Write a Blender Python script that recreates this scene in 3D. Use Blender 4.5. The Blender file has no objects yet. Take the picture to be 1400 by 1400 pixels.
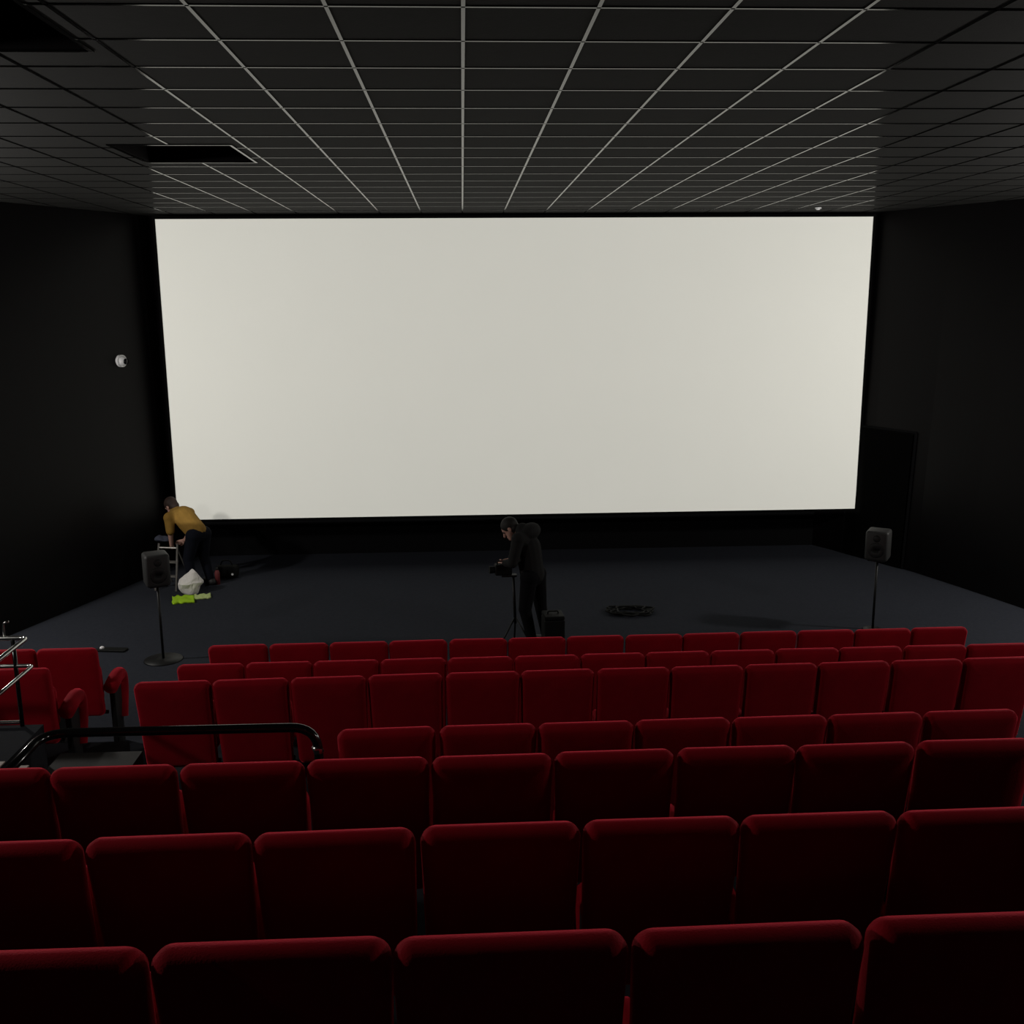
import bpy, bmesh, math, random
from mathutils import Vector, Matrix, noise
random.seed(7)
scene = bpy.context.scene
COL = scene.collection
PI = math.pi
FLOOR, CEIL = -4.05, 1.2657

# ------------------------------------------------------------------ materials
def mat(name, col, rough=.6, spec=.5, metal=0, sheen=0, sheen_tint=None, sheen_rough=.4,
        noise_amt=0, noise_scale=20, bump=0, bump_scale=60):
    m = bpy.data.materials.new(name); m.use_nodes = True
    nt = m.node_tree; b = nt.nodes['Principled BSDF']
    b.inputs['Base Color'].default_value = (*col, 1)
    b.inputs['Roughness'].default_value = rough
    b.inputs['Metallic'].default_value = metal
    b.inputs['Specular IOR Level'].default_value = spec
    if sheen:
        b.inputs['Sheen Weight'].default_value = sheen
        b.inputs['Sheen Roughness'].default_value = sheen_rough
        b.inputs['Sheen Tint'].default_value = (*(sheen_tint or (1, 1, 1)), 1)
    tc = nt.nodes.new('ShaderNodeTexCoord')
    if noise_amt:
        n = nt.nodes.new('ShaderNodeTexNoise'); n.inputs['Scale'].default_value = noise_scale
        n.inputs['Detail'].default_value = 4
        nt.links.new(tc.outputs['Object'], n.inputs['Vector'])
        r = nt.nodes.new('ShaderNodeMapRange')
        r.inputs['To Min'].default_value = 1 - noise_amt; r.inputs['To Max'].default_value = 1 + noise_amt
        nt.links.new(n.outputs['Fac'], r.inputs['Value'])
        mx = nt.nodes.new('ShaderNodeVectorMath'); mx.operation = 'SCALE'
        mx.inputs[0].default_value = col
        nt.links.new(r.outputs['Result'], mx.inputs['Scale'])
        nt.links.new(mx.outputs['Vector'], b.inputs['Base Color'])
    if bump:
        n2 = nt.nodes.new('ShaderNodeTexNoise'); n2.inputs['Scale'].default_value = bump_scale
        nt.links.new(tc.outputs['Object'], n2.inputs['Vector'])
        bp = nt.nodes.new('ShaderNodeBump'); bp.inputs['Strength'].default_value = bump
        bp.inputs['Distance'].default_value = .01
        nt.links.new(n2.outputs['Fac'], bp.inputs['Height'])
        nt.links.new(bp.outputs['Normal'], b.inputs['Normal'])
    return m

M = dict(
    velvet=mat('red_velvet', (.30, .0016, .0105), .85, .12, sheen=1.0, sheen_tint=(1, .05, .09), sheen_rough=.4, noise_amt=.18, noise_scale=9, bump=.15, bump_scale=180),
    seatblack=mat('black_seat_metal', (.008, .008, .008), .5, .3),
    canvas=mat('screen_white', (.80, .80, .745), .9, .1, noise_amt=.015, noise_scale=1.2),
    masking=mat('masking_black', (.0012, .0012, .0012), .95, .05),
    wall=mat('wall_black', (.0027, .0021, .0026), .40, .09, noise_amt=.15, noise_scale=1.5),
    frontwall=mat('front_wall_black', (.003, .003, .0035), .9, .1),
    tile=mat('ceiling_tile', (.0125, .0125, .0118), .8, .12, noise_amt=.25, noise_scale=14, bump=.1, bump_scale=90),
    bar=mat('ceiling_bar', (.006, .006, .006), .14, .22),
    hole=mat('ceiling_void', (.012, .011, .012), .9, .05),
    carpet=mat('carpet', (.027, .0295, .0375), .95, .05, noise_amt=.25, noise_scale=30, bump=.2, bump_scale=200),
    tier=mat('tier_carpet', (.02, .021, .025), .95, .05, noise_amt=.25, noise_scale=30),
    step=mat('step_grey', (.05, .05, .048), .8, .2, noise_amt=.1),
    nosing=mat('nosing_pale', (.34, .28, .25), .6, .3),
    chrome=mat('chrome', (.62, .62, .60), .22, .5, metal=1),
    railblack=mat('rail_black', (.006, .006, .006), .16, .5),
    plastic=mat('white_plastic', (.75, .75, .76), .4),
    lens=mat('lens_black', (.004, .004, .005), .15),
    spk=mat('speaker_grey', (.022, .022, .0215), .55, .4, noise_amt=.15),
    spkdark=mat('speaker_cone', (.012, .012, .012), .6, .3),
    stand=mat('stand_black', (.006, .006, .006), .5, .3),
    mustard=mat('mustard_cloth', (.225, .128, .028), .9, .1, noise_amt=.2, noise_scale=14, bump=.3, bump_scale=25),
    denim=mat('dark_denim', (.0055, .0065, .011), .9, .1, noise_amt=.2),
    blackcloth=mat('black_cloth', (.016, .016, .016), .9, .1, noise_amt=.2, noise_scale=12, bump=.2, bump_scale=25),
    blacktrouser=mat('black_trousers', (.0035, .0035, .0045), .9, .1),
    shoe=mat('shoe_dark', (.006, .006, .006), .6),
    skin=mat('skin', (.42, .24, .19), .6, .3),
    hairbrown=mat('hair_brown', (.022, .011, .008), .7, .3),
    hairblack=mat('hair_dark', (.010, .009, .008), .7, .3),
    eye=mat('eye', (.02, .015, .01), .2),
    alu=mat('aluminium', (.20, .19, .175), .4, .5, metal=.6),
    bag=mat('white_bag', (.76, .73, .69), .6, .3, noise_amt=.12, noise_scale=16),
    lime=mat('lime_cloth', (.36, .60, .025), .85, .1),
    limepale=mat('pale_lime', (.50, .60, .24), .85, .1),
    red=mat('dull_red', (.15, .028, .03), .6, .3),
    bluegrey=mat('bluegrey_cloth', (.055, .06, .085), .9, .1),
    case=mat('case_black', (.0035, .004, .0035), .7, .2),
)

# ------------------------------------------------------------------ mesh helpers
def link(name, bm, m, parent=None, smooth=False, loc=(0, 0, 0)):
    me = bpy.data.meshes.new(name)
    bmesh.ops.recalc_face_normals(bm, faces=bm.faces[:])
    bm.to_mesh(me); bm.free()
    for mm in (m if isinstance(m, (list, tuple)) else [m]): me.materials.append(mm)
    if smooth:
        for p in me.polygons: p.use_smooth = True
    o = bpy.data.objects.new(name, me); COL.objects.link(o)
    o.location = loc
    if parent: o.parent = parent
    return o
def empty(name, loc, rz=0, scale=1):
    o = bpy.data.objects.new(name, None); COL.objects.link(o)
    o.empty_display_size = .2
    o.location = loc; o.rotation_euler = (0, 0, rz); o.scale = (scale,) * 3
    return o
def tag(o, label, cat, group=None):
    o['label'] = label; o['category'] = cat
    if group: o['group'] = group
    return o
def struct(o): o['kind'] = 'structure'; return o

def box(bm, x0, x1, y0, y1, z0, z1, mi=0, bev=0):
    v = [bm.verts.new(p) for p in ((x0, y0, z0), (x1, y0, z0), (x1, y1, z0), (x0, y1, z0), (x0, y0, z1), (x1, y0, z1), (x1, y1, z1), (x0, y1, z1))]
    fs = [bm.faces.new([v[i] for i in f]) for f in ((3, 2, 1, 0), (4, 5, 6, 7), (0, 1, 5, 4), (1, 2, 6, 5), (2, 3, 7, 6), (3, 0, 4, 7))]
    for f in fs: f.material_index = mi
    if bev:
        es = {e for f in fs for e in f.edges}
        bmesh.ops.bevel(bm, geom=list(es), offset=bev, segments=3, profile=.5, affect='EDGES')
    return bm
def B(*a, **k): return box(bmesh.new(), *a, **k)
def tube(bm, pts, r, n=10, mi=0, cap=True):
    pts = [Vector(p) for p in pts]
    rs = r if isinstance(r, (list, tuple)) else [r] * len(pts)
    rings = []; prev = None
    for i, p in enumerate(pts):
        t = (pts[min(i + 1, len(pts) - 1)] - pts[max(i - 1, 0)]).normalized()
        if prev is None:
            a = Vector((0, 0, 1)) if abs(t.z) < .9 else Vector((1, 0, 0))
            u = t.cross(a).normalized()
        else:
            u = (prev - t * prev.dot(t)).normalized()
        prev = u; w = t.cross(u)
        rings.append([bm.verts.new(p + (u * math.cos(2 * PI * k / n) + w * math.sin(2 * PI * k / n)) * rs[i]) for k in range(n)])
    for a, b in zip(rings, rings[1:]):
        for k in range(n):
            f = bm.faces.new((a[k], a[(k + 1) % n], b[(k + 1) % n], b[k])); f.material_index = mi
    if cap:
        for rg in (rings[0], rings[-1]):
            f = bm.faces.new(rg); f.material_index = mi
    return bm
def T(pts, r, **k): return tube(bmesh.new(), pts, r, **k)
def round_path(pts, rad, seg=6):
    pts = [Vector(p) for p in pts]; out = [pts[0]]
    for a, b, c in zip(pts, pts[1:], pts[2:]):
        d1 = min(rad, (a - b).length * .49); d2 = min(rad, (c - b).length * .49)
        p, q = b + (a - b).normalized() * d1, b + (c - b).normalized() * d2
        for i in range(seg + 1):
            t = i / seg
            out.append(p * (1 - t) ** 2 + b * 2 * t * (1 - t) + q * t * t)
    out.append(pts[-1]); return out
def rrect(w0, w1, z0, z1, r, inset, n=6):
    """rounded trapezoid loop in x,z: width w0 at the bottom, w1 at the top"""
    w0, w1, z0, z1, r = w0 / 2 - inset, w1 / 2 - inset, z0 + inset, z1 - inset, max(r - inset, .006)
    out = []
    for cx, cz, a0 in ((w0 - r, z0 + r, -PI / 2), (w1 - r, z1 - r, 0), (-w1 + r, z1 - r, PI / 2), (-w0 + r, z0 + r, PI)):
        for k in range(n + 1):
            a = a0 + PI / 2 * k / n
            out.append((cx + r * math.cos(a), cz + r * math.sin(a)))
    return out
def cushion(w0, w1, z0, z1, r, thick, y_of_z, edge=.045, arch=0):
    """padded panel: rounded outline, rounded rim, slightly domed faces"""
    bm = bmesh.new(); loops = []
    lay = []
    for k in range(7):
        a = PI * k / 6
        lay.append((edge * (1 - math.sin(a)), thick / 2 - (thick / 2) * math.cos(a)))
    lay = [(edge + .09, -.007), (edge + .035, -.003)] + lay + [(edge + .035, thick + .004), (edge + .09, thick + .010)]
    for ins, dy in lay:
        lp = rrect(w0, w1, z0, z1, r, ins)
        vs = []
        for x, z in lp:
            zz = z + arch * (1 - (2 * x / w1) ** 2) * (1 if z > (z0 + z1) / 2 else 0)
            vs.append(bm.verts.new((x, y_of_z(zz) + dy, zz)))
        loops.append(vs)
    n = len(loops[0])
    for a, b in zip(loops, loops[1:]):
        for k in range(n): bm.faces.new((a[k], a[(k + 1) % n], b[(k + 1) % n], b[k]))
    bm.faces.new(loops[0]); bm.faces.new(loops[-1])
    return bm

# ------------------------------------------------------------------ setting
def lerp(a, b, t): return a + (b - a) * t
# side wall plans: (y, x at floor, x at ceiling)
LW = [(-3.0, -7.6, -7.6), (8.0, -7.6, -7.6), (10.8, -6.27, -7.32), (12.6, -5.646, -6.353), (14.846, -4.873, -5.147), (16.35, -4.36, -4.34)]
RW = [(-3.0, 9.3, 9.3), (8.0, 9.3, 9.3), (10.9, 7.88, 8.89), (12.718, 7.342, 7.896), (13.6, 7.06, 7.415), (14.5, 6.745, 6.925), (15.4, 6.325, 6.436), (16.35, 5.80, 5.92)]
def wall_x(W, y, z):
    t = (z - FLOOR) / (CEIL - FLOOR)
    for a, b in zip(W, W[1:]):
        if a[0] <= y <= b[0]:
            s = (y - a[0]) / (b[0] - a[0])
            return lerp(lerp(a[1], b[1], s), lerp(a[2], b[2], s), t)
def side_wall(name, W, out):
    bm = bmesh.new(); th = .2 * out
    NZ = 24
    def grid(off):
        return [[bm.verts.new((lerp(w[1], w[2], k / NZ) + off, w[0], lerp(FLOOR, CEIL, k / NZ))) for k in range(NZ + 1)] for w in W]
    base = W
    W = []
    for a, b in zip(base, base[1:]):
        for k in range(8): W.append(tuple(lerp(a[i], b[i], k / 8) for i in range(3)))
    W.append(base[-1])
    g, h = grid(0), grid(th)
    for a in range(len(W) - 1):
        for k in range(NZ):
            bm.faces.new((g[a][k], g[a + 1][k], g[a + 1][k + 1], g[a][k + 1]))
            bm.faces.new((h[a][k], h[a + 1][k], h[a + 1][k + 1], h[a][k + 1]))
    for a in range(len(W) - 1):
        for k in (0, NZ): bm.faces.new((g[a][k], g[a + 1][k], h[a + 1][k], h[a][k]))
    for k in range(NZ):
        for a in (0, len(W) - 1): bm.faces.new((g[a][k], g[a][k + 1], h[a][k + 1], h[a][k]))
    return struct(link(name, bm, M['wall']))
side_wall('wall_left', LW, -1); side_wall('wall_right', RW, 1)
struct(link('wall_front', B(-4.6, 6.2, 16.35, 16.55, FLOOR - .1, CEIL + .15), M['frontwall']))
struct(link('wall_back', B(-7.8, 9.5, -3.2, -3.0, FLOOR - .1, CEIL + .15), M['wall']))

# floor: stage level plus the seating tiers
struct(link('floor', B(-7.8, 9.5, -3.2, 16.55, FLOOR - .2, FLOOR), M['carpet']))
ROWS = {  # row number: (left edge x, y of top edge, slope, floor z)
    1: (-2.338, 8.832, .008, -4.05), 2: (-2.331, 7.819, .008, -3.86), 3: (-2.331, 6.80, .013, -3.611),
    4: (-.711, 5.157, .012, -3.287), 5: (-2.331, 4.100, .006, -2.967), 6: (-1.795, 3.060, .008, -2.729), 7: (-1.262, 2.025, .004, -2.422)}
bm = bmesh.new()
def slab(x0, x1, y0, y1, z): box(bm, x0, x1, y0, y1, FLOOR, z)
slab(-2.44, 4.80, 7.70, 8.70, -3.86)
slab(-2.44, 4.80, 6.72, 7.70, -3.611)
slab(-7.58, -3.06, 7.70, 8.70, -3.86); slab(-7.58, -3.07, 7.03, 7.70, -3.611)              # side bay for the loose chairs
slab(-7.58, 9.28, 5.02, 6.72, -3.287)              # cross aisle
slab(-2.44, -.78, 4.9, 5.02, -3.287)
for y0, y1, z in ((3.98, 5.02, -2.967), (2.95, 3.98, -2.729), (1.93, 2.95, -2.430), (.75, 1.93, -2.13), (-.5, .75, -1.83), (-3.0, -.5, -1.55)):
    slab(-7.58, 9.28, y0, y1, z)
link('seating_tiers', bm, M['tier'])
tiers = bpy.data.objects['seating_tiers']; tiers.name = 'floor_tiers'; struct(tiers)
deck = struct(link('floor_landing', B(-7.58, -3.066, 5.03, 7.02, -3.287, -2.967), M['tier']))
struct(link('floor_step', B(-3.05, -2.45, 6.73, 7.22, FLOOR, -3.285), M['step']))
struct(link('trim_1', B(-3.40, -3.07, 6.26, 6.40, -2.9665, -2.958), M['nosing']))
bm = B(-3.02, -2.9, 6.26, 6.36, -3.287, -2.972)
struct(link('trim_2', bm, M['nosing']))

# ceiling with two recessed openings, tiles plus glossy grid bars
OPEN = [(-2.852, -1.884, 8.87, 9.926), (-2.852, -1.884, 4.60, 5.656)]
X0G, PITCH, D0 = .0258, .6, 4.8327
def in_open(x, y): return any(a < x < b and c < y < d for a, b, c, d in OPEN)
bm = bmesh.new()
xs = sorted([-9.2, 10.6] + [v for o in OPEN[:1] for v in o[:2]])
ys = sorted([-3.2, 16.5] + [v for o in OPEN for v in o[2:]])
for a, b in zip(xs, xs[1:]):
    for c, d in zip(ys, ys[1:]):
        if not in_open((a + b) / 2, (c + d) / 2):
            box(bm, a, b, c, d, CEIL + .004, CEIL + .03)
HW = .0092
def bar(x0, x1, y0, y1): box(bm, x0, x1, y0, y1, CEIL, CEIL + .0045, 1)
def spans(lo, hi, cuts):
    cuts = sorted(cuts); p = lo; out = []
    for a, b in cuts:
        out.append((p, a)); p = b
    out.append((p, hi)); return out
YEND = 15.59
for n in range(-13, 17):
    x = X0G + PITCH * n
    for a, b in spans(-3, YEND, [(o[2], o[3]) for o in OPEN if o[0] - .02 < x < o[1] + .02]): bar(x - HW, x + HW, a, b)
for k in range(-13, 18):
    y = D0 + PITCH * k
    if y > YEND: continue
    for a, b in spans(-7.6, 9.3, [(o[0], o[1]) for o in OPEN if o[2] - .02 < y < o[3] + .02]): bar(a, b, y - HW, y + HW)
struct(link('ceiling', bm, [M['tile'], M['bar']]))
for i, (a, b, c, d) in enumerate(OPEN):
    t = empty('ceiling_hatch', ((a + b) / 2, (c + d) / 2, CEIL))
    w, l = (b - a) / 2, (d - c) / 2
    bm = bmesh.new(); H = .38
    for s in ((-w, -w + .01, -l, l), (w - .01, w, -l, l), (-w + .01, w - .01, -l, -l + .01), (-w + .01, w - .01, l - .01, l)):
        box(bm, *s, .005, H)
    box(bm, -w, w, -l, l, H, H + .01)
    link('housing', bm, M['hole'], t)
    bm = bmesh.new(); e = .022
    for s in ((-w - e, -w, -l - e, l + e), (w, w + e, -l - e, l + e), (-w, w, -l - e, -l), (-w, w, l, l + e)):
        box(bm, *s, -.004, .003)
    link('frame', bm, M['bar'], t)
    tag(t, ['square black opening in the tiled ceiling nearer the screen', 'black ceiling opening cut by the top left corner of the photo'][i], 'ceiling opening', 'openings in the ceiling')

t = empty('ceiling_sensor', (5.06, 14.75, CEIL))
link('base', T([(0, 0, 0), (0, 0, -.02)], .045, n=14), M['plastic'], t)
link('sensor_head', T([(0, 0, -.02), (0, 0, -.035)], [.03, .022], n=14), M['plastic'], t)
tag(t, 'tiny white ceiling sensor above the right half of the screen', 'sensor')

# dark exit door on the right wall
def wp(y, z, off): return Vector((wall_x(RW, y, z) - off, y, z))
bm = bmesh.new()
ya, yb, zt = 14.74, 15.75, -2.0
ring = []
for off in (.035, -.02):
    ring.append([bm.verts.new(wp(y, z, off)) for y, z in ((ya, FLOOR + .004), (yb, FLOOR + .004), (yb, zt), (ya, zt))])
for k in range(4): bm.faces.new((ring[0][k], ring[0][(k + 1) % 4], ring[1][(k + 1) % 4], ring[1][k]))
bm.faces.new(ring[0]); bm.faces.new(ring[1])
door = struct(link('door_1', bm, M['masking']))
bm = bmesh.new()
for pts in (((ya - .03, FLOOR), (ya - .03, zt + .03)), ((ya - .03, zt + .03), (yb + .03, zt + .03)), ((yb + .03, zt + .03), (yb + .03, FLOOR))):
    tube(bm, [wp(*p, .01) for p in pts], .022, n=4)
struct(link('trim_3', bm, M['frontwall']))

# ------------------------------------------------------------------ cinema screen
SX0, SX1, SZ0, SZ1, SY = -4.449, 6.199, -3.281, 1.200, 15.6
t = empty('cinema_screen', ((SX0 + SX1) / 2, SY, SZ0))
w, hgt = (SX1 - SX0) / 2, SZ1 - SZ0
link('canvas', B(-w, w, -.01, .02, 0, hgt), M['canvas'], t)
bm = bmesh.new(); e = .035
for s in ((-w - e, -w, -e, hgt + e), (w, w + e, -e, hgt + e), (-w, w, -e, 0), (-w, w, hgt, hgt + e)):
    box(bm, s[0], s[1], -.02, .06, s[2], s[3])
link('masking_frame', bm, M['masking'], t)
for sx in (-3.5, 0, 3.5):
    link('wall_bracket', T([(sx, .02, 2.2), (sx, .745, 2.2)], .04), M['masking'], t)
tag(t, 'huge white wide cinema screen in a black masking frame', 'screen')

# ------------------------------------------------------------------ cinema seats
CH = 1.03
def back_y(z): return (CH - z) * .17
def seat_meshes():
    g = {}
    def keep(name, bm, m, smooth=True):
        o = link(name, bm, m, None, smooth); g[name] = o.data; bpy.data.objects.remove(o)
    keep('backrest', cushion(.506, .5335, .34, CH, .052, .098, back_y, .042, .004), M['velvet'])
    keep('seat', cushion(.40, .40, .40, .80, .08, .12, lambda z: back_y(z) + .135 + (z - .40) * .12, .05), M['velvet'])
    arm = T(round_path([(0, .24, .51), (0, .40, .535), (0, .475, .525), (0, .475, .43), (0, .43, .32)], .07), .029, n=10)
    keep('armrest', arm, M['velvet'])
    keep('side_panel', B(-.02, .02, -.0+.235, .42, .0, .50, bev=.006), M['seatblack'], False)
    keep('crossbar', T([(-.25, .235, .345), (.25, .235, .345)], .018), M['seatblack'])
    return g
SM = seat_meshes()
def part(name, me, parent, x=0):
    o = bpy.data.objects.new(name, me); COL.objects.link(o); o.parent = parent; o.location = (x, 0, 0); return o
proto = empty('cinema_chair', (0, 0, 0))
for nm in ('backrest', 'seat', 'crossbar'): part(nm, SM[nm], proto, .045 if nm == 'seat' else 0)
part('armrest', SM['armrest'], proto, -.208); part('side_panel', SM['side_panel'], proto, -.208)
def copy_tree(o):
    c = o.copy(); COL.objects.link(c)
    for ch in o.children:
        d = ch.copy(); COL.objects.link(d); d.parent = c
    return c
ORD = ['', 'second', 'third', 'fourth', 'fifth', 'sixth', 'seventh', 'eighth', 'ninth', 'tenth', 'eleventh', 'twelfth', 'thirteenth']
ROWNAME = {1: 'front row below the stage', 2: 'second row from the stage', 3: 'third row from the stage',
           4: 'short row right behind the cross aisle', 5: 'third row from the camera', 6: 'second row from the camera', 7: 'row nearest the camera'}
GROUPS = {1: 'seats of the front row', 2: 'seats of the second row', 3: 'seats of the third row', 4: 'seats of the short row behind the aisle',
          5: 'seats of the third row from the camera', 6: 'seats of the second row from the camera', 7: 'seats of the row nearest the camera'}
COUNT = {1: 13, 2: 13, 3: 12, 4: 7, 5: 9, 6: 7, 7: 5}
first = True
for row, (x0, y0, sl, z) in ROWS.items():
    n = COUNT[row]
    for i in range(n):
        s = proto if first else copy_tree(proto); first = False
        d = .54 * (i + .5)
        s.location = (x0 + d, y0 - .05 + sl * d + random.uniform(-.006, .006), z)
        s.rotation_euler = (0, random.uniform(-.006, .006), sl + random.uniform(-.006, .006))
        if row <= 4:
            w = 'leftmost' if i == 0 else (ORD[i] + ' from the left') if i <= n // 2 else \
                'rightmost' if i == n - 1 else (ORD[n - 1 - i] + ' from the right')
        else:
            w = 'leftmost in view' if i == 0 else (ORD[i] + ' in view from the left') if i <= n // 2 else \
                'rightmost in view' if i == n - 1 else (ORD[n - 1 - i] + ' in view from the right')
        tag(s, 'red velvet chair, %s of the %s' % (w, ROWNAME[row]), 'chair', GROUPS[row])
        if i == n - 1:
            part('armrest', SM['armrest'], s, .285); part('side_panel', SM['side_panel'], s, .285)

# side block on the left: aisle chairs with fat padded arms
def side_chair(x, y, z, label, arm):
    t = empty('cinema_chair', (x, y - .05, z))
    part('backrest', SM['backrest'], t); part('seat', SM['seat'], t); part('crossbar', SM['crossbar'], t)
    part('side_panel', SM['side_panel'], t, -.225)
    if arm:
        fat = T(round_path([(.31, .17, .60), (.31, .36, .655), (.31, .46, .64), (.31, .46, .48), (.31, .38, .24)], .09), .064, n=14)
        link('armrest', fat, M['velvet'], t, True)
        link('side_panel', B(.285, .335, .20, .38, 0, .58, bev=.008), M['seatblack'], t)
    return tag(t, label, 'chair', 'chairs of the left side block')
side_chair(-3.59, 8.84, -4.05, 'red chair with padded armrest, aisle end of the left block, front row', True)
side_chair(-4.13, 8.84, -4.05, 'red chair in the left block, at the left photo edge behind the chrome railing', False)
side_chair(-3.59, 7.82, -3.86, 'red chair with padded armrest, left block, just behind the chrome railing', True)

# ------------------------------------------------------------------ railings
def railing(name, label):
    return tag(empty(name, (0, 0, 0)), label, 'railing')
t = railing('chrome_railing', 'chrome two rail railing on the left landing in front of the turned chairs')
t.location = (-3.107, 7.0, -2.967)
r = .017
link('top_rail', T(round_path([(-3, 0, .662), (0, 0, .662), (0, -1.75, .662)], .05), r), M['chrome'], t, True)
link('middle_rail', T(round_path([(-3, 0, .455), (.02, 0, .455), (.02, -1.75, .455)], .04), r * .8), M['chrome'], t, True)
link('bottom_rail', T([(-3, 0, .03), (-.10, 0, .03)], r * .75), M['chrome'], t, True)
for p in ((-.10, 0), (-1.4, 0), (-2.8, 0), (0, -1.70)):
    link('post', T([(*p, 0), (*p, .66)], .015), M['railblack'], t, True)
link('hook', T(round_path([(-.155, 0, .668), (-.155, 0, .775), (-.115, 0, .782)], .02), .009, n=6), M['chrome'], t, True)
t = railing('black_railing', 'glossy black curved railing beside the short row, over the left entrance')
t.location = (-.85, 5.38, -3.287)
r = .026
path = round_path([(.0, 0, .0), (.0, 0, .955), (-1.50, 0, .960), (-1.50, -.72, .955)], .15, 8)
link('top_rail', T(path, r, n=14), M['railblack'], t, True)
link('post', T([(-1.50, -.66, 0 + .33), (-1.50, -.66, .94)], .022), M['railblack'], t, True)
link('collar', T([(-.012, 0, .845), (.004, 0, .80)], .0285, n=14), M['chrome'], t, True)

# ------------------------------------------------------------------ small camera on the left wall
yc = 15.05; zc = -.81
# solve the wall point that lies at z=zc near the screen's left edge
t = empty('security_camera', (wall_x(LW, yc, zc) + .004, yc, zc), 0)
def dome(bm, r, ax, n=14, k=6):
    rings = []
    for i in range(k):
        a = PI / 2 * i / k
        rings.append([bm.verts.new(ax(r * math.sin(a), r * math.cos(a) * math.cos(2 * PI * j / n), r * math.cos(a) * math.sin(2 * PI * j / n))) for j in range(n)])
    tip = bm.verts.new(ax(r, 0, 0))
    for a, b in zip(rings, rings[1:]):
        for j in range(n): bm.faces.new((a[j], a[(j + 1) % n], b[(j + 1) % n], b[j]))
    for j in range(n): bm.faces.new((rings[-1][j], rings[-1][(j + 1) % n], tip))
    bm.faces.new(rings[0]); return bm
nrm = Vector((.88, -.47, 0)); sd = Vector((.47, .88, 0)); up = Vector((0, 0, 1))
link('base', T([nrm * -.02, nrm * .045], .088, n=20), M['plastic'], t, False)
link('dome', dome(bmesh.new(), .07, lambda a, b, c: nrm * (.045 + a * .9) + sd * b + up * c), M['plastic'], t, True)
ld = (nrm + Vector((.75, -.12, -.15))).normalized()
link('lens', T([nrm * .045 + ld * .03, nrm * .045 + ld * .078], .042, n=16), M['lens'], t, True)
tag(t, 'small round white camera with dark lens on the black left wall', 'camera')

# ------------------------------------------------------------------ speakers on stands
def speaker_set(x, y, rz, slab, blab, br=.22):
    t = empty('speaker_stand', (x, y, FLOOR), rz)
    link('pole', T([(0, 0, .02), (0, 0, .895)], .015), M['stand'], t, True)
    link('base', T([(0, 0, .0), (0, 0, .012), (0, 0, .02)], [br, br - .005, .05], n=24), M['stand'], t, True)
    link('top_plate', B(-.10, .10, -.10, .10, .895, .905), M['stand'], t)
    tag(t, slab, 'speaker stand', 'speaker stands on the stage floor')
    s = empty('loudspeaker', (x, y, FLOOR + .905), rz)
    link('cabinet', B(-.135, .135, -.14, .14, 0, .375, bev=.035), M['spk'], s, True)
    # driver side faces the seats
    link('woofer', T([(0, -.139, .14), (0, -.146, .14), (0, -.141, .14)], [.095, .085, .03], n=20), M['spkdark'], s, True)
    link('tweeter', T([(0, -.139, .285), (0, -.146, .285)], [.045, .03], n=16), M['spkdark'], s, True)
    tag(s, blab, 'loudspeaker', 'loudspeakers on stands')
speaker_set(5.05, 11.9, math.radians(-32), 'thin black speaker stand in front of the dark door, right of the screen', 'dark grey loudspeaker on a pole right of the screen', .12)
speaker_set(-3.53, 11.38, math.radians(25), 'thin black speaker stand on a flat base, left of the front row', 'dark grey loudspeaker on a pole in front of the small ladder')

# ------------------------------------------------------------------ step ladder and odds and ends by the left person
t = empty('stepladder', (-4.30, 14.42, FLOOR), math.radians(-12))
for sx in (-1, 1):
    link('rail', T([(sx * .16, -.12, 0), (sx * .142, .05, .66)], .017, n=8), M['alu'], t)
    link('rear_leg', T([(sx * .15, .36, 0), (sx * .13, .06, .60)], .012, n=8), M['alu'], t)
for zz in (.20, .40):
    yy = -.12 + .17 * zz / .66
    link('tread', B(-.145, .145, yy - .02, yy + .06, zz - .012, zz + .012, bev=.004), M['alu'], t)
link('crossbar', T([(-.142, .038, .60), (.142, .038, .60)], .014, n=8), M['alu'], t)
tag(t, 'small pale metal stepladder behind the left loudspeaker', 'ladder')

def crumple(bm, amt, sc, seed):
    for v in bm.verts:
        n = noise.noise_vector(v.co * sc + Vector((seed, seed * 2, 0)))
        v.co += n * amt * min(1, max(0, v.co.z * 12))
# white bag: a squat open sack slumping to one side with a raised handle corner
bm = bmesh.new(); prof = [(0, .10), (.03, .12), (.10, .15), (.16, .172), (.20, .155), (.25, .10), (.30, .055), (.345, .016)]
rings = []
for z, r in prof:
    k = z / .345
    rings.append([bm.verts.new((r * 1.0 * math.cos(2 * PI * j / 20) + .055 * max(0, k - .55) / .45, .72 * r * math.sin(2 * PI * j / 20), z)) for j in range(20)])
for a, b in zip(rings, rings[1:]):
    for j in range(20): bm.faces.new((a[j], a[(j + 1) % 20], b[(j + 1) % 20], b[j]))
bm.faces.new(rings[0]); bm.faces.new(rings[-1])
crumple(bm, .05, 7, 3)
o = link('white_bag', bm, M['bag'], None, False, (-3.93, 14.15, FLOOR + .002)); tag(o, 'crumpled white bag on the floor by the bent person', 'bag')
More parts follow.
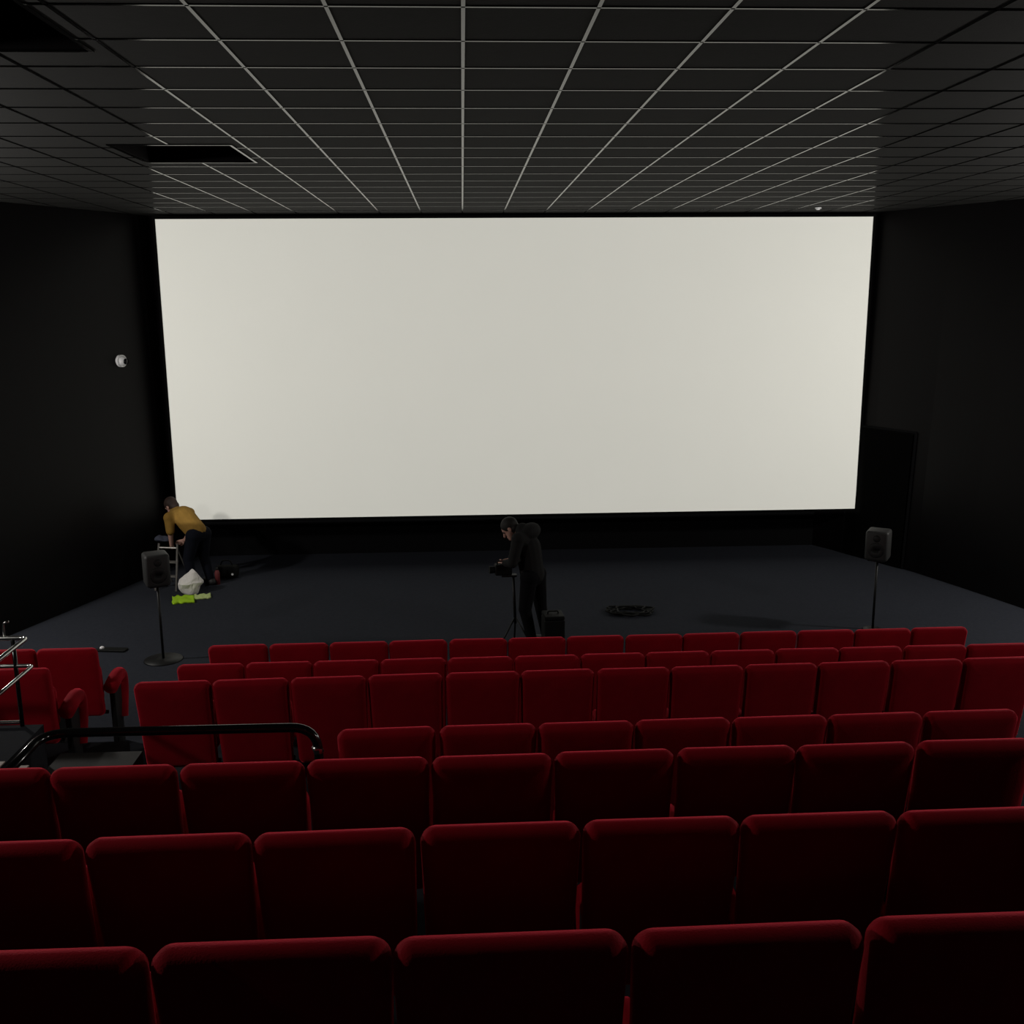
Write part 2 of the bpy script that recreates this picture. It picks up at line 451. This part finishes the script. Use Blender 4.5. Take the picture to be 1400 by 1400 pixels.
# lime cloth: folded hi-vis coloured cloth, lime half and pale half
t = empty('folded_cloth', (-3.85, 13.86, FLOOR), math.radians(14))
def cloth(x0, x1, y0, y1, h, seed):
    bm = bmesh.new(); nx, ny = 14, 8
    def g(top):
        return [[bm.verts.new((lerp(x0, x1, i / nx) + .015 * noise.noise(Vector((j * .7, seed, 0))), lerp(y0, y1, j / ny) + .03 * noise.noise(Vector((i * .4, seed + 3, 1))),
                 (.002 + h * .55 + h * .45 * noise.noise(Vector((i * .45, j * .5, seed)))) if top else .001)) for j in range(ny + 1)] for i in range(nx + 1)]
    a, b = g(True), g(False)
    for i in range(nx):
        for j in range(ny):
            for q in (a, b): bm.faces.new((q[i][j], q[i + 1][j], q[i + 1][j + 1], q[i][j + 1]))
    for i in range(nx):
        for j in (0, ny): bm.faces.new((a[i][j], a[i + 1][j], b[i + 1][j], b[i][j]))
    for j in range(ny):
        for i in (0, nx): bm.faces.new((a[i][j], a[i][j + 1], b[i][j + 1], b[i][j]))
    return bm
link('lime_half', cloth(-.25, .04, -.20, .12, .05, 1.3), M['lime'], t, True)
p = link('pale_half', cloth(.04, .26, -.06, .14, .04, 5.1), M['limepale'], t, True); p['label'] = 'paler yellowish half of the cloth'
tag(t, 'bright lime green cloth lying on the floor before the white bag', 'cloth')
# red bottle and black bag behind the person
t = empty('red_bottle', (-3.66, 14.62, FLOOR))
link('bottle_body', T([(0, 0, 0), (0, 0, .17), (0, 0, .20), (0, 0, .215)], [.037, .037, .027, .014], n=16), M['red'], t, True)
link('cap', T([(0, 0, .215), (0, 0, .245)], .02, n=12), M['seatblack'], t)
tag(t, 'dull red upright object on the floor right of the bent person', 'bottle')
t = empty('black_bag', (-3.60, 14.98, FLOOR))
bm = B(-.17, .17, -.10, .10, 0, .20, bev=.06); crumple(bm, .02, 7, 1)
link('bag_body', bm, M['case'], t, True)
link('strap', T(round_path([(-.09, -.02, .19), (-.06, -.02, .27), (.06, -.02, .27), (.09, -.02, .19)], .04), .009, n=8), M['case'], t, True)
o = link('buckle', T([(.10, -.112, .075), (.10, -.099, .075)], .017, n=12), M['plastic'], t); o['label'] = 'shiny buckle'
tag(t, 'small black bag with shiny buckle below the screen corner', 'bag')
# flat black thing with white dot, left floor
t = empty('floor_box', (-4.22, 11.74, FLOOR), math.radians(-8))
link('lid', B(-.20, .16, -.06, .06, 0, .025, bev=.008), M['case'], t)
link('cap', dome(bmesh.new(), .03, lambda a, b, c: Vector((-.14 + b, c, .024 + a)), n=10, k=4), M['plastic'], t, True)
tag(t, 'flat black object with a white dot on the floor behind the turned chairs', 'floor box')
# dark heap of cable on the stage floor
bm = bmesh.new(); pts = []
for i in range(150):
    a = i * .24; rr = .20 + .05 * math.sin(i * .9) + .03 * math.sin(i * .37)
    pts.append((rr * 1.25 * math.cos(a), rr * .8 * math.sin(a), .014 + .0002 * i + .008 * math.sin(i * .7) ** 2))
o = link('cable_coil', T(pts, .012, n=6), M['case'], None, True, (2.15, 12.8, FLOOR)); tag(o, 'low heap of black cable lying on the stage floor', 'cable')
# black case to the right of the middle person
t = empty('equipment_case', (1.00, 11.36, FLOOR), math.radians(4))
link('case_body', B(-.12, .12, -.14, .14, 0, .42, bev=.012), M['case'], t)
link('case_lid', B(-.118, .118, -.138, .138, .422, .47, bev=.012), M['case'], t)
link('handle', T(round_path([(-.06, 0, .465), (-.06, 0, .495), (.06, 0, .495), (.06, 0, .465)], .02), .009, n=8), M['case'], t, True)
tag(t, 'black upright equipment case on the floor behind the person in black', 'case')

# ------------------------------------------------------------------ people
def capsule(bm, a, b, ra, rb, n=14, k=5, flat=None):
    """tapered capsule; flat=(axis vector, factor) squashes the section"""
    a, b = Vector(a), Vector(b); t = (b - a)
    if t.length < 1e-6: t = Vector((0, 0, 1e-4))
    t = t.normalized()
    u = t.cross(Vector((0, 0, 1)) if abs(t.z) < .9 else Vector((1, 0, 0))).normalized(); w = t.cross(u)
    prof = []
    for i in range(k): prof.append((a - t * ra * math.cos(PI / 2 * i / k), ra * math.sin(PI / 2 * i / k)))
    prof.append((a, ra)); prof.append((b, rb))
    for i in range(1, k + 1): prof.append((b + t * rb * math.sin(PI / 2 * i / k), rb * math.cos(PI / 2 * i / k)))
    rings = []
    for c, r in prof:
        ring = []
        for j in range(n):
            d = (u * math.cos(2 * PI * j / n) + w * math.sin(2 * PI * j / n)) * max(r, .0008)
            if flat:
                ax = Vector(flat[0]).normalized(); d -= ax * d.dot(ax) * (1 - flat[1])
            ring.append(bm.verts.new(c + d))
        rings.append(ring)
    for p, q in zip(rings, rings[1:]):
        for j in range(n): bm.faces.new((p[j], p[(j + 1) % n], q[(j + 1) % n], q[j]))
    bm.faces.new(rings[0]); bm.faces.new(rings[-1])
def ball(bm, c, rx, ry, rz, rot=None, n=18, k=12):
    m = Matrix.Translation(Vector(c)) @ (rot.to_4x4() if rot else Matrix.Identity(4)) @ Matrix.Diagonal((rx, ry, rz, 1))
    bmesh.ops.create_uvsphere(bm, u_segments=n, v_segments=k, radius=1, matrix=m)
def fuse(name, bm, m, parent, voxel=.007, smooth=4):
    """one continuous surface grown over the overlapping limbs"""
    o = link(name, bm, m, None, True)
    r = o.modifiers.new('r', 'REMESH'); r.mode = 'VOXEL'; r.voxel_size = voxel; r.use_smooth_shade = True
    s = o.modifiers.new('s', 'SMOOTH'); s.factor = .5; s.iterations = smooth
    dg = bpy.context.evaluated_depsgraph_get()
    me = bpy.data.meshes.new_from_object(o.evaluated_get(dg))
    bpy.data.objects.remove(o)
    me.name = name
    if not me.materials: me.materials.append(m)
    for p in me.polygons: p.use_smooth = True
    q = bpy.data.objects.new(name, me); COL.objects.link(q); q.parent = parent
    return q
def lerpv(a, b, t): return Vector(a) * (1 - t) + Vector(b) * t
def person(loc, rz, J, mats, label, hair_long=.0):
    """J: joints in the person's frame, x forward, y left, z up"""
    t = empty('person', loc, rz)
    J = {k: Vector(v) for k, v in J.items()}
    bm = bmesh.new()
    # trunk
    capsule(bm, J['pelvis'], lerpv(J['pelvis'], J['chest'], .5), .12, .115)
    capsule(bm, lerpv(J['pelvis'], J['chest'], .5), J['chest'], .115, .13)
    capsule(bm, J['chest'], J['neck'], .12, .06)
    hd = (J['head'] - J['neck']).normalized()
    capsule(bm, J['neck'], J['head'], .055, .05)
    # head: skull, jaw, nose, brow, ears
    face, top = J['face'].normalized(), None
    side = Vector((0, 1, 0)); side = (side - face * side.dot(face)).normalized(); top = face.cross(side).normalized()
    R = Matrix((face, side, top)).transposed()
    H = J['head']
    def hp(x, y, z): return H + R @ Vector((x, y, z))
    ball(bm, hp(-.005, 0, .035), .098, .077, .095, R)
    capsule(bm, hp(.02, 0, -.02), hp(.055, 0, -.085), .064, .036)
    capsule(bm, hp(.088, 0, .015), hp(.108, 0, -.03), .010, .016)
    capsule(bm, hp(.078, -.035, .03), hp(.078, .035, .03), .014, .014)
    capsule(bm, hp(.082, -.018, -.062), hp(.082, .018, -.062), .009, .009)
    for s in (-1, 1): ball(bm, hp(-.005, s * .078, .0), .022, .010, .034, R, 10, 8)
    for s in (-1, 1):
        S = 'L' if s > 0 else 'R'
        sh, el, wr, hp_ = J['sh' + S], J['el' + S], J['wr' + S], J['hand' + S]
        capsule(bm, J['neck'] * .5 + J['chest'] * .5, sh, .085, .062)
        capsule(bm, sh, el, .054, .042); capsule(bm, el, wr, .041, .027)
        d = (hp_ - wr).normalized()
        inw = Vector((0, -s, 0)); inw = (inw - d * inw.dot(d)).normalized(); pn = d.cross(inw).normalized()
        pal = wr + d * .075
        capsule(bm, wr, pal, .026, .036, flat=(inw, .55))
        for fi, (o_, ln) in enumerate(((-.030, .066), (-.010, .078), (.010, .074), (.029, .058))):
            b0 = wr + d * .07 + pn * o_
            b1 = b0 + d * ln * .5 + inw * .006; b2 = b1 + (d * .7 + inw * .75).normalized() * ln * .35; b3 = b2 + (d * .15 + inw).normalized() * ln * .3
            capsule(bm, b0, b1, .0095, .009, 8, 3); capsule(bm, b1, b2, .009, .0085, 8, 3); capsule(bm, b2, b3, .0085, .0075, 8, 3)
        q0 = wr + d * .03 - pn * .025; q1 = q0 + (d * .6 - pn * .8 + inw * .3).normalized() * .038; q2 = q1 + (d * .9 + inw * .5).normalized() * .032
        capsule(bm, q0, q1, .012, .0105, 8, 3); capsule(bm, q1, q2, .0105, .009, 8, 3)
        hj, kn, an, toe = J['hip' + S], J['kn' + S], J['an' + S], J['toe' + S]
        capsule(bm, J['pelvis'], hj, .115, .09)
        capsule(bm, hj, kn, .083, .056); capsule(bm, kn, lerpv(kn, an, .35), .054, .056); capsule(bm, lerpv(kn, an, .35), an, .056, .036)
        capsule(bm, an + Vector((-.03, 0, -.035)), toe, .033, .026)
    fuse('body', bm, M['skin'], t, .006, 3)
    # eyes
    for s in (-1, 1):
        b2 = bmesh.new(); ball(b2, hp(.082, s * .032, .008), .012, .013, .010, R, 10, 8)
        link('eye', b2, M['eye'], t, True)
    # hair cap
    bm = bmesh.new()
    ball(bm, hp(-.018, 0, .048), .107, .089, .100, R); ball(bm, hp(-.05, 0, -.015 - hair_long), .068, .080, .075, R)
    fuse('hair', bm, mats['hair'], t, .008, 2)
    # jacket
    bm = bmesh.new(); g = .022
    capsule(bm, lerpv(J['pelvis'], J['chest'], .08), lerpv(J['pelvis'], J['chest'], .5), .148, .15)
    capsule(bm, lerpv(J['pelvis'], J['chest'], .5), J['chest'], .15, .158)
    capsule(bm, J['chest'], lerpv(J['chest'], J['neck'], .95), .152, .09)
    if 'hump' in J: ball(bm, J['hump'], .11, .19, .10)
    for s in (-1, 1):
        S = 'L' if s > 0 else 'R'
        sh, el, wr = J['sh' + S], J['el' + S], J['wr' + S]
        capsule(bm, J['neck'] * .45 + J['chest'] * .55, sh, .115, .082)
        capsule(bm, sh, el, .076, .062); cut = J.get('cuff', Vector((.92, 0, 0))).x
        capsule(bm, el, lerpv(el, wr, cut), .060, .044)
    fuse('jacket', bm, mats['jacket'], t, .009, 4)
    bm = bmesh.new()
    for s in (-1, 1):
        S = 'L' if s > 0 else 'R'
        hj, kn, an = J['hip' + S], J['kn' + S], J['an' + S]
        capsule(bm, J['pelvis'], hj, .132, .112); capsule(bm, hj, kn, .105, .078); capsule(bm, kn, lerpv(kn, an, .92), .076, .06)
    fuse('trousers', bm, mats['trousers'], t, .009, 4)
    for s in (-1, 1):
        S = 'L' if s > 0 else 'R'; an, toe = J['an' + S], J['toe' + S]
        bm = bmesh.new()
        capsule(bm, an + Vector((-.04, 0, -.03)), toe + Vector((.01, 0, .006)), .052, .040)
        capsule(bm, an + Vector((0, 0, -.02)), an + Vector((0, 0, .03)), .05, .046)
        for v in bm.verts: v.co.z = max(v.co.z, .002)
        fuse('shoe', bm, mats['shoe'], t, .008, 2)
    return tag(t, label, 'person')

# left person: bent over the ladder, seen from behind on the right
a = math.radians(180 - 32)
person((-3.88, 14.50, FLOOR), a, dict(
    pelvis=(-.02, 0, .80), chest=(.24, 0, 1.02), neck=(.40, 0, 1.08), head=(.475, 0, 1.145), face=(.75, 0, -.62),
    shL=(.33, .19, 1.03), shR=(.33, -.19, 1.03), elL=(.30, .215, .84), elR=(.33, -.23, .80), wrL=(.37, .15, .60), wrR=(.42, -.15, .62),
    handL=(.44, .10, .56), handR=(.50, -.10, .58), cuff=(.03, 0, 0),
    hipL=(-.03, .10, .78), hipR=(-.03, -.10, .78), knL=(.07, .13, .43), knR=(.03, -.13, .43), anL=(.0, .14, .08), anR=(-.06, -.14, .08), toeL=(.15, .16, .032), toeR=(.09, -.17, .032)),
    dict(hair=M['hairbrown'], jacket=M['mustard'], trousers=M['denim'], shoe=M['shoe']),
    'person in mustard top and dark trousers bending over beside the screen corner')
# cloth held in the hands over the ladder top
bm = bmesh.new(); ball(bm, (0, 0, 0), .095, .05, .045)
for v in bm.verts: v.co += noise.noise_vector(v.co * 14) * .045
o = link('held_cloth', bm, M['bluegrey'], None, True, (-4.42, 14.62, FLOOR + .69)); tag(o, 'blue grey cloth held above the small ladder', 'cloth')

# middle person: black clothes, stooping over a camera on a stand
a = math.radians(155)
person((.77, 11.62, FLOOR), a, dict(
    pelvis=(-.01, 0, .86), chest=(.05, 0, 1.20), neck=(.12, 0, 1.41), head=(.27, 0, 1.40), face=(.72, .25, -.60),
    shL=(.09, .20, 1.34), shR=(.09, -.20, 1.34), elL=(.14, .25, 1.06), elR=(.15, -.25, 1.06), wrL=(.28, .16, 1.02), wrR=(.28, -.06, 1.02),
    handL=(.35, .13, .99), handR=(.35, -.0, .99), hump=(.035, -.05, 1.385),
    hipL=(-.01, .11, .86), hipR=(-.03, -.11, .86), knL=(.04, .12, .47), knR=(-.06, -.13, .47), anL=(-.05, .11, .08), anR=(-.14, -.12, .08), toeL=(.11, .13, .032), toeR=(.02, -.15, .032)),
    dict(hair=M['hairblack'], jacket=M['blackcloth'], trousers=M['blacktrouser'], shoe=M['shoe']),
    'person in black clothes stooping over a stand in the middle of the stage')
t = empty('tripod', (.57, 11.6, FLOOR))
link('pole', T([(0, 0, .28), (-.02, 0, .86)], .017), M['stand'], t, True)
for k in range(3):
    an = math.radians(90 + 120 * k)
    link('leg', T([(0, 0, .36), (.24 * math.cos(an), .24 * math.sin(an), .006)], .011), M['stand'], t, True)
link('head', B(-.16, .02, -.045, .045, .86, .885, bev=.008), M['stand'], t)
tag(t, 'thin black stand in front of the stooping person in black', 'tripod')
t = empty('video_camera', (.43, 11.6, FLOOR + .885), math.radians(8))
link('camera_body', B(-.10, .10, -.055, .055, 0, .13, bev=.012), M['case'], t)
link('lens', T([(-.10, 0, .065), (-.16, 0, .065), (-.165, 0, .065)], [.04, .045, .045], n=16), M['case'], t)
link('grip', T(round_path([(-.07, 0, .128), (-.07, 0, .165), (.06, 0, .165), (.06, 0, .128)], .02), .009, n=8), M['case'], t, True)
tag(t, 'black camera on the stand, gripped by the person in black', 'camera')

# ------------------------------------------------------------------ lamps of the hall, plus one added fill
def lamp(name, kind, loc, power, color=(1, 1, 1), **k):
    l = bpy.data.lights.new(name, kind); l.energy = power; l.color = color
    for a, b in k.items(): setattr(l, a, b)
    o = bpy.data.objects.new(name, l); COL.objects.link(o); o.location = loc; return o
# projector in the back wall: its gate lets light out only onto the screen
PX, PY, PZ = .85, -2.85, .75
pr = lamp('projector_lamp', 'SPOT', (PX, PY, PZ), 6600, (1, .99, .955), spot_size=math.radians(48), spot_blend=0, shadow_soft_size=.03)
pr.rotation_euler = (Vector((.85, SY, -1.0)) - Vector((PX, PY, PZ))).to_track_quat('-Z', 'Y').to_euler()
pr.data.use_nodes = True
nt = pr.data.node_tree; em = nt.nodes['Emission']
geo = nt.nodes.new('ShaderNodeNewGeometry'); sep = nt.nodes.new('ShaderNodeSeparateXYZ')
nt.links.new(geo.outputs['Normal'], sep.inputs[0])
def mth(op, a, b):
    n = nt.nodes.new('ShaderNodeMath'); n.operation = op
    for i, v in enumerate((a, b)):
        if isinstance(v, (int, float)): n.inputs[i].default_value = v
        else: nt.links.new(v, n.inputs[i])
    return n.outputs[0]
qx = mth('DIVIDE', sep.outputs['X'], sep.outputs['Y']); qz = mth('DIVIDE', sep.outputs['Z'], sep.outputs['Y'])
D = SY - PY
m1 = mth('MULTIPLY', mth('GREATER_THAN', qx, (SX0 - .07 - PX) / D), mth('LESS_THAN', qx, (SX1 + .07 - PX) / D))
m2 = mth('MULTIPLY', mth('GREATER_THAN', qz, (SZ0 - .07 - PZ) / D), mth('LESS_THAN', qz, (SZ1 + .07 - PZ) / D))
nt.links.new(mth('MULTIPLY', m1, m2), em.inputs['Strength'])
# wall lamps on both side walls, outside the frame; last entry is a weak fill added behind near seats
W = (1, .965, .91)
for nm, x, y, z, p in (('wall_lamp', -6.75, 11.0, -.8, 420), ('wall_lamp', 8.25, 11.0, -.6, 350), ('wall_lamp', -7.35, 3.9, 1.0, 325), ('wall_lamp', 9.05, 3.9, 1.0, 300), ('back_fill', .85, -2.5, 1.0, 4)):
    lamp(nm, 'POINT', (x, y, z), p, W, shadow_soft_size=.15)

world = bpy.data.worlds.new('World'); scene.world = world; world.use_nodes = True
world.node_tree.nodes['Background'].inputs[0].default_value = (0, 0, 0, 1)
world.node_tree.nodes['Background'].inputs[1].default_value = 0

# ------------------------------------------------------------------ camera
f, pitch, yaw, roll = 1389.57, .2049, .0465, -.0072
cam = bpy.data.cameras.new('camera'); co = bpy.data.objects.new('camera', cam); COL.objects.link(co)
cy, sy, cp, sp = math.cos(yaw), math.sin(yaw), math.cos(pitch), math.sin(pitch)
fw = Vector((sy * cp, cy * cp, -sp)); rt = Vector((cy, -sy, 0)); up = rt.cross(fw)
cr, sr = math.cos(roll), math.sin(roll)
rt, up = rt * cr + up * sr, up * cr - rt * sr
co.matrix_world = Matrix((rt, up, -fw)).transposed().to_4x4()
cam.sensor_fit = 'HORIZONTAL'; cam.sensor_width = 36; cam.lens = f / 1400 * 36
cam.clip_start = .05; cam.clip_end = 100
scene.camera = co
vs = scene.view_settings
vs.view_transform = 'Standard'; vs.look = 'None'; vs.exposure = 0; vs.gamma = 1; vs.use_curve_mapping = False
